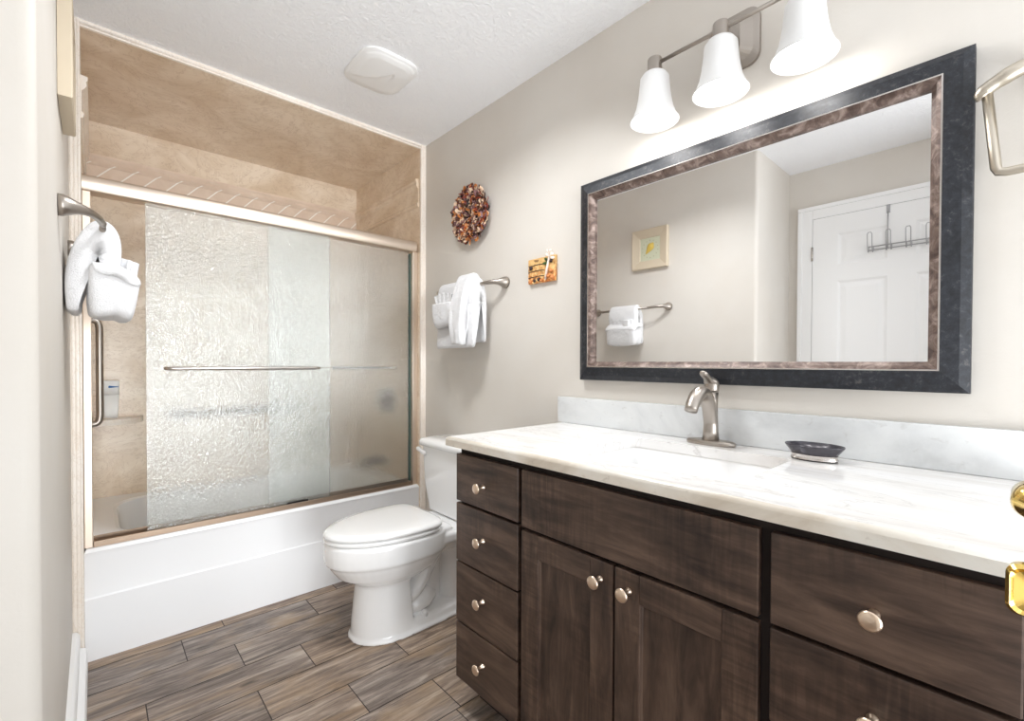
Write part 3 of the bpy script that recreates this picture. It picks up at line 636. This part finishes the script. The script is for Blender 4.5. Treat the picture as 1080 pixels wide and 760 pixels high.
# right wall
BX, BZ = XW-0.087, 1.538
t_r = 'white towels on the right wall rail'
bm = drape([(BX+0.035, 1.26), (BX+0.033, 1.42), (BX+0.020, 1.535), (BX, 1.563), (BX-0.022, 1.535), (BX-0.030, 1.42), (BX-0.034, 1.232)], 0.0095, 1.745, 2.075, wave=0.003, seed=3)
o = obj('bath_towel', bm, 'terry', label='wide white towel draped over the right wall rail, lowest of its towels', cat='towel', group=t_r, loc=(BX, 1.92, BZ)); subsurf(o, 1)
bm = drape([(BX+0.048, 1.36), (BX+0.042, 1.50), (BX+0.024, 1.566), (BX, 1.588), (BX-0.030, 1.566), (BX-0.058, 1.46), (BX-0.070, 1.33), (BX-0.066, 1.245)], [0.009, 0.009, .009, .010, .014, .020, .024, .018], 1.782, 1.892, wave=0.004, seed=5, taper=0.2)
o = obj('hand_towel', bm, 'terry', label='narrow white towel hanging in a rounded fold over the wide towel', cat='towel', group=t_r, loc=(BX-0.05, 1.84, BZ)); subsurf(o, 1)
t = thing('washcloth', 'white washcloth folded as a pocket on the right wall towel', 'washcloth', (BX-0.06, 1.965, 1.36), group=t_r)
bm = drape([(BX-0.046, 1.475), (BX-0.052, 1.42), (BX-0.056, 1.355), (BX-0.066, 1.348), (BX-0.077, 1.37), (BX-0.080, 1.42), (BX-0.078, 1.462)], 0.0065, 1.885, 2.045, wave=0.003, seed=8, hem=0.004); o = obj('pocket', bm, 'terry', t); subsurf(o, 1)
bm = bmesh.new(); zz = [(.006*(1 if k % 2 else -1), -1+2*k/8) for k in range(9)]
sect = [(x-.004, y) for x, y in zz]+[(x+.004, y) for x, y in zz[::-1]]
loft(bm, [[Vector((BX-0.062+x*f, 1.968+y*w, z+zz_*abs(y))) for x, y in sect] for z, w, f, zz_ in ((1.40, .055, .6, 0), (1.45, .062, .8, 0), (1.485, .072, 1.2, -.004), (1.512, .080, 1.6, -.012), (1.518, .081, 1.6, -.014))])
o = obj('fan_fold', bm, 'terry', t); subsurf(o, 1)
# left wall
BX, BZ = XL+0.087, 1.550
t_l = 'white towels on the left wall rail'
bm = drape([(-0.046, 1.305), (-0.044, 1.40), (-0.030, 1.48), (-0.006, 1.550), (BX, 1.572), (BX+0.022, 1.550), (BX+0.030, 1.50), (BX+0.024, 1.42), (BX+0.02, 1.33)], [.014, .018, .019, .013, .009, .012, .014, .014, .010], 1.832, 2.06, wave=0.003, seed=11)
o = obj('bath_towel', bm, 'terry', label='white towel draped over the left wall rail with one half against the wall', cat='towel', group=t_l, loc=(BX, 1.97, BZ)); subsurf(o, 1)
t = thing('washcloth', 'white washcloth folded as a puffy pocket with a fan on the left wall towel', 'washcloth', (0.06, 1.98, 1.29), group=t_l)
pol = catmull([(-.012, 1.300, 0), (-.016, 1.34, 0), (-.014, 1.40, 0), (-.012, 1.442, 0), (.0, 1.452, 0), (.03, 1.452, 0), (.06, 1.446, 0), (.085, 1.432, 0), (.104, 1.418, 0), (.110, 1.405, 0), (.106, 1.38, 0), (.098, 1.34, 0), (.088, 1.298, 0), (.078, 1.286, 0), (.06, 1.288, 0), (.045, 1.296, 0), (.02, 1.293, 0), (-.002, 1.294, 0)], 3)
cxp, czp = sum(p.x for p in pol)/len(pol), sum(p.y for p in pol)/len(pol)
def puff(pol, ys, ks, sag=0.004):
    b = bmesh.new()
    loft(b, [[Vector((cxp+(p.x-cxp)*k+sag*math.sin(y*31+p.y*25), y, czp+(p.y-czp)*k+sag*math.sin(y*23+p.x*60))) for p in pol] for y, k in zip(ys, ks)]); return b
bm = puff(pol, [1.815, 1.819, 1.833, 1.87, 1.92, 1.96, 2.0, 2.04, 2.056, 2.062], [.62, .86, .97, 1, .99, 1.0, .99, .97, .86, .6], .0025); o = obj('pocket', bm, 'terry', t); subsurf(o, 1)
bm = bmesh.new(); cuff = catmull([(.108, 1.398, 0), (.111, 1.404, 0), (.106, 1.421, 0), (.086, 1.437, 0), (.060, 1.4505, 0), (.03, 1.4565, 0), (.0, 1.4565, 0), (-.006, 1.45, 0), (.0, 1.435, 0), (.05, 1.428, 0), (.085, 1.412, 0), (.098, 1.398, 0)], 3)
bm = puff(cuff, [1.811, 1.815, 1.828, 1.88, 1.94, 2.0, 2.045, 2.06, 2.066], [.7, .9, .985, 1, 1, 1, .985, .9, .7], .002); o = obj('cuff', bm, 'terry', t); subsurf(o, 1)
bm = bmesh.new(); zz = [(.070+.012*(k % 2), 1.835+.018*k) for k in range(11)]
sect = [(x-.004, y) for x, y in zz]+[(x+.004, y) for x, y in zz[::-1]]
loft(bm, [[Vector((x+dx, y, z-(0.004 if (i % 3) else 0))) for i, (x, y) in enumerate(sect)] for z, dx in ((1.40, .004), (1.43, .002), (1.455, .004), (1.470, .008), (1.474, .010))]); o = obj('fan_fold', bm, 'terry', t); subsurf(o, 1)
bm = bmesh.new(); loft(bm, [[Vector((a+dx, y, z-dx*.28)) for dx, y in ((0, 1.86), (.042, 1.855), (.044, 1.866), (.044, 1.90), (.042, 1.91), (0, 1.91), (-.002, 1.90), (-.002, 1.866))] for z, a in ((1.40, .054), (1.43, .056), (1.474, .062), (1.4785, .063), (1.479, .0635))]); o = obj('fan_fold', bm, 'terry', t); subsurf(o, 1)

# towel ring at the right end of the mirror
t = thing('towel_ring', 'pale metal towel ring on the wall at the right of the mirror', 'towel ring', (XW, -0.03, 1.74))
bm = bmesh.new()
tube(bm, catmull([(XW, -0.03, 1.775), (XW-0.02, -0.03, 1.775), (XW-0.045, -0.025, 1.774), (XW-0.06, 0.01, 1.764), (XW-0.061, 0.045, 1.748), (XW-0.060, 0.061, 1.736), (XW-0.058, 0.058, 1.728)], 6), [0.027]*4+[0.024, 0.022, 0.020, 0.018]+[0.017]*6+[0.0155]*6+[0.014]*6+[0.013]*6+[0.011], 16); obj('bracket', bm, 'ring_metal', t)
bm = bmesh.new(); tube(bm, [(XW-0.059, 0.054, 1.738), (XW-0.061, 0.039, 1.572), (XW-0.061, 0.035, 1.563), (XW-0.061, 0.024, 1.560), (XW-0.061, -0.07, 1.560), (XW-0.061, -0.085, 1.565), (XW-0.060, -0.09, 1.575), (XW-0.058, -0.115, 1.735), (XW-0.05, -0.08, 1.765), (XW-0.045, -0.03, 1.772)], [0.009]*10, 12); obj('ring', bm, 'ring_metal', t)

# ------------------------------------------------------------------ toilet
TY = 1.862
t = thing('toilet', 'white two piece toilet between the tub and the vanity', 'toilet', (1.05, TY, 0))
def egg(xf, xb, w, z, n=44, xm=None, pb=0.62, wf=1.0):
    xm = xm if xm is not None else xf+(xb-xf)*0.52; L = []
    for k in range(n):
        a = 2*PI*k/n; c, s = math.cos(a), math.sin(a)
        if c < 0: x = xm+(xm-xf)*c; y = w*s*wf
        else: x = xm+(xb-xm)*math.copysign(abs(c)**pb, c); y = w*math.copysign(abs(s)**pb, s)
        L.append(Vector((x, TY+y, z)))
    return L
bm = bmesh.new()
loft(bm, [egg(a, b_, w_, z_, pb=p_, xm=.95) for a, b_, w_, z_, p_ in ((.782, 1.03, .138, 0, .3), (.782, 1.03, .138, .010, .3), (.792, 1.025, .128, .016, .3), (.796, 1.02, .124, .08, .25), (.806, 1.01, .119, .17, .25), (.812, 1.01, .117, .22, .3), (.80, 1.03, .120, .26, .4))])
loft(bm, [egg(.82, 1.05, .105, .225), egg(.785, 1.10, .130, .245), egg(.735, 1.15, .160, .275), egg(.705, 1.18, .180, .315), egg(.692, 1.19, .187, .336), egg(.682, 1.195, .194, .342), egg(.680, 1.20, .195, .385), egg(.682, 1.20, .194, .418), egg(.688, 1.195, .189, .427)])
# foot, trapway bulges, rear deck
loft(bm, [egg(.783, 1.37, .140, 0, xm=1.05), egg(.783, 1.37, .140, .012, xm=1.05), egg(.795, 1.36, .132, .018, xm=1.05), egg(.81, 1.35, .126, .045, xm=1.05), egg(.83, 1.33, .112, .055, xm=1.05)])
tube(bm, catmull([(1.00, TY, .13), (1.06, TY, .165), (1.12, TY, .25), (1.18, TY, .325), (1.24, TY, .35)], 5), .046, 20, sx=2.3, up=(0, 0, 1))
tube(bm, catmull([(1.02, TY, .085), (1.10, TY, .10), (1.16, TY, .09)], 5), [.05, .055, .058, .058, .058, .058, .055, .05, .045, .04, .035], 20, sx=1.95, up=(0, 0, 1))
tube(bm, catmull([(1.22, TY, .33), (1.26, TY, .27), (1.265, TY, .18), (1.26, TY, .05)], 5), .052, 20, sx=1.8, up=(1, 0, 0))
tube(bm, [(1.16, TY, .05), (1.16, TY, .30)], .06, 20, sx=.8, up=(1, 0, 0))
loft(bm, [rrect(1.24, TY, .10, .10, .04, .30), rrect(1.25, TY, .16, .15, .05, .345), rrect(1.25, TY, .165, .165, .05, .36), rrect(1.25, TY, .165, .165, .05, .395), rrect(1.25, TY, .158, .158, .05, .402)]); loft(bm, [rrect(1.15, TY, .06, .15, .04, .36), rrect(1.15, TY, .06, .15, .04, .418), rrect(1.145, TY, .05, .14, .04, .427)])
o = obj('bowl', bm, 'porcelain', t)
rm = o.modifiers.new('weld', 'REMESH'); rm.mode = 'VOXEL'; rm.voxel_size = 0.0055; rm.use_smooth_shade = True
sm = o.modifiers.new('soften', 'SMOOTH'); sm.factor = 0.5; sm.iterations = 5
bm = bmesh.new(); loft(bm, [*[egg(a, b_, w_, z_, pb=.45, xm=1.0) for a, b_, w_, z_ in ((.686, 1.13, .186, .4285), (.680, 1.135, .191, .433), (.679, 1.135, .192, .441), (.686, 1.132, .187, .447))]]); obj('seat', bm, 'porcelain', t)
bm = bmesh.new(); loft(bm, [*[egg(a, b_, w_, z_, pb=.45, xm=1.0) for a, b_, w_, z_ in ((.688, 1.145, .185, .4485), (.680, 1.15, .191, .452), (.679, 1.15, .192, .460), (.686, 1.148, .186, .468), (.72, 1.13, .162, .472), (.80, 1.08, .11, .474))]]); lid = obj('lid', bm, 'porcelain', t)
for y in (-.075, .075):
    bm = bmesh.new(); tube(bm, [(1.160, TY+y-.022, .442), (1.160, TY+y+.022, .442)], .012, 12); box(bm, 1.150, 1.175, TY+y-.018, TY+y+.018, .424, .440, .003); obj('hinge', bm, 'white_plastic', t)
bm = bmesh.new(); 
def tk(hx, hy, z, bow=0.0, xb=1.452):
    L = rrect(xb-hx, TY, hx, hy, .035, z, 6)
    return [Vector((p.x-(bow*(1-((p.y-TY)/hy)**2) if p.x < xb-hx else 0), p.y, p.z)) for p in L]
loft(bm, [tk(.082, .175, .4035), tk(.090, .19, .412, .008), tk(.098, .212, .56, .012), tk(.100, .220, .735, .014)]); o = obj('tank', bm, 'porcelain', t); autosmooth(o, 50)
bm = bmesh.new(); loft(bm, [tk(.103, .224, .7355, .014), tk(.108, .232, .741, .016), tk(.108, .232, .762, .016), tk(.103, .227, .772, .016), tk(.085, .20, .776, .012)]); obj('tank_lid', bm, 'porcelain', t)
bm = bmesh.new(); lathe(bm, [(0, 0), (.016, 0), (.016, .006), (.009, .010), (.009, .016), (0, .016)], (1.262, TY+0.165, .70), (-1, 0, 0), 20)
tube(bm, catmull([(1.246, TY+0.160, .699), (1.243, TY+0.185, .703), (1.242, TY+0.215, .712), (1.243, TY+0.243, .716)], 5), [.012, .013, .012, .011, .011, .012, .008], 12, sx=.75); obj('flush_lever', bm, 'white_plastic', t)
for s in (-1, 1):
    bm = bmesh.new(); lathe(bm, [(.0155, -.01), (.015, .012), (.009, .02), (0, .022)], (1.075, TY+s*0.108, .05), n=20); obj('bolt_cap', bm, 'white_plastic', t)
# shut-off valve
t = thing('shutoff_valve', 'small metal shutoff valve low on the wall behind the toilet', 'valve', (1.40, 1.70, 0.16))
bm = bmesh.new(); tube(bm, [(XW, 1.64, .16), (1.40, 1.64, .16)], .009); lathe(bm, [(0, 0), (.025, 0), (.022, .006), (0, .006)], (XW, 1.64, .16), (-1, 0, 0), 20); tube(bm, [(1.41, 1.64, .16), (1.41, 1.64, .20)], .008); obj('body', bm, 'steel', t)
bm = bmesh.new(); lathe(bm, [(0, 0), (.014, 0), (.018, .004), (.018, .012), (.012, .016), (0, .016)], (1.40, 1.64, .16), (-1, 0, 0), 20, s=(1, .6)); obj('handle', bm, 'steel', t)
bm = bmesh.new(); tube(bm, bez((1.41, 1.64, .195), (1.41, 1.64, .28), (1.425, 1.685, .28), (1.425, 1.69, .402), 10), .005, 10); obj('supply_hose', bm, 'steel', t)

# ------------------------------------------------------------------ wall decorations
WX, WY, WZ, WR = XW, 1.908, 1.922, 0.145
t = thing('wreath', 'round autumn wreath of brown and orange chips on the right wall', 'wreath', (WX, WY, WZ))
bm = bmesh.new(); lathe(bm, [(0.0, 0.0), (WR*.80, 0.0), (WR*.80, .008), (WR*.6, .022), (WR*.2, .016), (0, .010)], (WX-0.001, WY, WZ), (-1, 0, 0), 36); obj('backing', bm, 'chip_dark', t)
bm = bmesh.new(); rnd = random.Random(4)
for k in range(760):
    a = rnd.random()*2*PI; q = math.sqrt(rnd.uniform(0.02, 1.0)); rr_ = WR*q*0.97
    hgt = 0.010+0.040*min(1.0, q/0.45)*min(1.0, (1.12-q)/0.35)**0.6
    c = Vector((WX-hgt+rnd.uniform(-.006, .008), WY+rr_*math.cos(a), WZ+rr_*math.sin(a)))
    L_, W_ = rnd.uniform(.009, .020), rnd.uniform(.004, .009)
    L_, W_ = rnd.uniform(.010, .021), rnd.uniform(.006, .012)
    rad = Vector((rnd.uniform(-.9, .1), math.cos(a)+rnd.uniform(-.9, .9), math.sin(a)+rnd.uniform(-.9, .9))).normalized(); tan = Vector((rnd.uniform(-1, 1), rnd.uniform(-1, 1)-math.sin(a), rnd.uniform(-1, 1)+math.cos(a))).normalized()
    nrm = rad.cross(tan).normalized(); tan = nrm.cross(rad)
    s = bmesh.new(); pts = []
    for (u, w) in ((-1, -.5), (-.3, -1), (.7, -.8), (1, 0), (.7, .8), (-.3, 1), (-1, .5)):
        pts.append(c+rad*(u*L_)+tan*(w*W_)+nrm*(0.003*w*w))
    lo_ = [s.verts.new(p) for p in pts]; hi_ = [s.verts.new(p+nrm*0.0022) for p in pts]
    s.faces.new(lo_[::-1]); s.faces.new(hi_)
    for i in range(7): s.faces.new((lo_[i], lo_[(i+1) % 7], hi_[(i+1) % 7], hi_[i]))
    merge(bm, s, rnd.choices(range(6), (26, 10, 16, 26, 24, 8))[0])
# keep chips off the wall
for v in bm.verts: v.co.x = min(v.co.x, WX-0.0015)
obj('chips', bm, ['chip_brown', 'chip_dark', 'chip_orange', 'chip_tan', 'chip_plum', 'chip_red'], t)

# autumn plaque
t = thing('wall_plaque', 'small autumn picture plaque with a ribbon bow beside the mirror', 'wall decoration', (XW, 1.41, 1.512))
m = Mat('plaque_print'); v = m.coords((1, 1, 1)); sp = m.node('ShaderNodeSeparateXYZ'); m.link(v, sp.inputs[0])
n = m.noise(v, 60, 3, 0.6, 0.5); base = m.ramp(n, [(0.36, C(120, 66, 30)), (0.47, C(214, 128, 60)), (0.55, C(232, 190, 128)), (0.68, C(240, 214, 160))])
hi = m.math('MULTIPLY_ADD', sp.outputs[2], 9.0, -0.1)
base = m.mix(m.math('MINIMUM', m.math('MAXIMUM', hi, 0.0), 0.75), base, C(222, 186, 124))
spots = m.ramp(m.noise(v, 42, 2, 0.5, 0.2), [(0.62, (0, 0, 0, 1)), (0.66, (1, 1, 1, 1))])
base = m.mix(m.math('MULTIPLY', spots, 0.8), base, C(92, 56, 40)); m.color(base); M['plaque_print'] = m.m
bm = bmesh.new(); box(bm, XW-0.014, XW-0.001, 1.330, 1.494, 1.513, 1.622, 0.0015); obj('board', bm, 'plaque_print', t)
for z in (1.592, 1.566, 1.541):
    bm = bmesh.new(); tube(bm, [(XW-0.015, 1.490, z), (XW-0.015, 1.43, z+.002), (XW-0.015, 1.395, z)], .0016, 8); obj('twig', bm, 'chip_dark', t)
for y, z, r_ in ((1.474, 1.583, .010), (1.425, 1.528, .009), (1.452, 1.524, .007), (1.352, 1.598, .008)):
    bm = bmesh.new(); lathe(bm, [(0, -.002), (r_*.8, 0), (r_, .005), (r_*.6, .010), (0, .011)], (XW-0.012, y, z), (-1, 0, 0), 14); obj('berry', bm, 'chip_dark', t)
for y, z, r_ in ((1.345, 1.527, .011), (1.37, 1.535, .009), (1.41, 1.521, .008), (1.478, 1.521, .009), (1.352, 1.556, .008)):
    bm = bmesh.new(); lathe(bm, [(0, -.002), (r_*.8, 0), (r_, .005), (r_*.6, .010), (0, .011)], (XW-0.012, y, z), (-1, 0, 0), 14); obj('pumpkin', bm, 'chip_orange', t)
bm = bmesh.new()
for y, z, a in ((1.378, 1.607, .6), (1.372, 1.597, 1.0), (1.386, 1.592, .2)):
    s = bmesh.new(); pts = [Vector((XW-0.017, y+.014*math.cos(a)*u-.006*math.sin(a)*w, z+.014*math.sin(a)*u+.006*math.cos(a)*w)) for u, w in ((-1, 0), (-.3, -1), (.5, -.8), (1, 0), (.5, .8), (-.3, 1))]
    lo_ = [s.verts.new(p) for p in pts]; hi_ = [s.verts.new(p-Vector((.003, 0, 0))) for p in pts]; s.faces.new(lo_); s.faces.new(hi_[::-1])
    for i in range(6): s.faces.new((lo_[i], lo_[(i+1) % 6], hi_[(i+1) % 6], hi_[i]))
    bmesh.ops.recalc_face_normals(s, faces=s.faces); merge(bm, s)
obj('leaf', bm, 'chip_green', t)
bm = bmesh.new(); tube(bm, [(XW-0.018, 1.384, 1.522), (XW-0.020, 1.374, 1.56), (XW-0.022, 1.358, 1.612)], [.006, .007, .006], 8, sx=.5)
for dy, dz in ((.02, .014), (-.022, .012), (.008, .028), (-.012, .026), (-.028, -.006)):
    tube(bm, catmull([(XW-0.022, 1.354, 1.612), (XW-0.030, 1.354+dy*.6, 1.612+dz*.9), (XW-0.024, 1.354+dy, 1.612+dz)], 4), [.003]*4+[.006]*4+[.003], 8, sx=.5)
obj('ribbon_bow', bm, 'ribbon', t)

# picture on the left wall
PY0, PY1, PZ0, PZ1 = 1.648, 1.928, 1.838, 2.122
t = thing('framed_picture', 'small shell picture in a pale wood frame on the left wall', 'picture', (XL, (PY0+PY1)/2, PZ0))
def pf(q, x): return [Vector((x, PY0+q, PZ0+q)), Vector((x, PY1-q, PZ0+q)), Vector((x, PY1-q, PZ1-q)), Vector((x, PY0+q, PZ1-q))]
bm = bmesh.new(); loft(bm, [pf(0, XL+0.001), pf(0, XL+0.027), pf(.004, XL+0.030), pf(.035, XL+0.022), pf(.058, XL+0.017), pf(.062, XL+0.012), pf(.062, XL+0.001)], False, False, closed=True, smooth=False); obj('frame', bm, 'frame_wood', t)
bm = bmesh.new(); box(bm, XL+0.001, XL+0.011, PY0+.0615, PY1-.0615, PZ0+.0615, PZ1-.0615); obj('print', bm, 'mat_green', t, 'pale green print')
bm = bmesh.new(); yc, zc_ = (PY0+PY1)/2, (PZ0+PZ1)/2
prof = [(.004, -.045), (.010, -.03), (.019, -.010), (.026, .010), (.028, .022), (.022, .034), (.013, .040), (.010, .046), (.002, .052)]
P = [(XL+.012, yc+.006-z*.62, zc_+z*.75+.002) for r_, z in prof]; tube(bm, P, [r_ for r_, z in prof], 18, sx=1.0)
for v in bm.verts: v.co.x = XL+0.0112+max(0, v.co.x-(XL+.012))*0.35
obj('shell', bm, 'shell_yellow', t, 'yellow seashell')
bm = bmesh.new()
for k in range(14):
    a = 2*PI*k/14+.2; lathe(bm, [(0, 0), (.004, 0), (.003, .0015), (0, .002)], (XL+.0108, yc+.062*math.cos(a), zc_+.062*math.sin(a)), (1, 0, 0), 8)
obj('pebble_dots', bm, 'pebble', t)

# ceiling exhaust vent
VXm, VYm = 0.945, 1.912
t = thing('exhaust_vent', 'white rounded square exhaust vent cover on the ceiling', 'vent', (VXm, VYm, HC))
bm = bmesh.new(); loft(bm, [rrect(VXm, VYm, .128, .150, .075, HC-.0005), rrect(VXm, VYm, .128, .150, .075, HC-.006), rrect(VXm, VYm, .120, .142, .07, HC-.011)]); o = obj('base', bm, 'white_plastic', t); autosmooth(o, 60)
bm = bmesh.new(); N = 40; hx, hy = .116, .138
L0 = rrect(VXm, VYm, hx, hy, .068, 0, 8)
g = {}
def hgt(u, v):
    # three overlapping crescent steps
    h = .014+.008*(1-u*u)*(1-v*v)
    d1 = math.hypot(u+1.3, v+1.1); d2 = math.hypot(u-1.6, v+0.9)
    s1 = max(0.0, min(1.0, (1.75-d1)/0.08)); s2 = max(0.0, min(1.0, (1.45-d2)/0.08))
    return h+.007*s1*(0.4+0.5*d1/1.75)+.006*s2*(1-s1)
K = [i/30 for i in range(0, 31)]
loops = []
for k in K[::-1]:
    L = []
    for p in L0:
        u, v = (p.x-VXm)/hx*max(k, .002), (p.y-VYm)/hy*max(k, .002)
        edge = min(1.0, (1-k)*5)
        L.append(Vector((VXm+u*hx, VYm+v*hy, HC-.010-(hgt(u, v)-.010)*edge**.5)))
    loops.append(L)
loft(bm, loops, False, True); o = obj('cover', bm, 'white_plastic', t); autosmooth(o, 28)

# brass handles on the edge of an open door at the right of the frame
t = thing('door_leaf', 'open white door with brass handles at the right edge of the view', 'door', (0.585, -0.3, 0.01))
bm = bmesh.new(); box(bm, 0.565, 0.60, -0.62, -0.006, 0.012, 2.03, 0.002); obj('leaf', bm, 'white_paint', t)
bm = bmesh.new(); kz = 0.997
def kr(h, x, dz=0): return [Vector((x, -0.0125+p.x, kz-0.003+p.y)) for p in rrect(0, 0, h, h*1.05, h*.45, 0)]
loft(bm, [kr(.006, .566), kr(.0065, .535), kr(.012, .522), kr(.0175, .512), kr(.0182, .503), kr(.0160, .499), kr(.0138, .5012), kr(.006, .5035)], smooth=False); obj('knob', bm, 'brass', t, 'brass square knob')
bm = bmesh.new(); lathe(bm, [(.006, 0), (.0065, .022), (.013, .030), (.0155, .038), (.0155, .075), (.013, .082), (0, .084)], (0.599, -0.0105, 1.032), (1, 0, 0), 28); o = obj('knob', bm, 'brass', t, 'brass round knob'); autosmooth(o, 40)
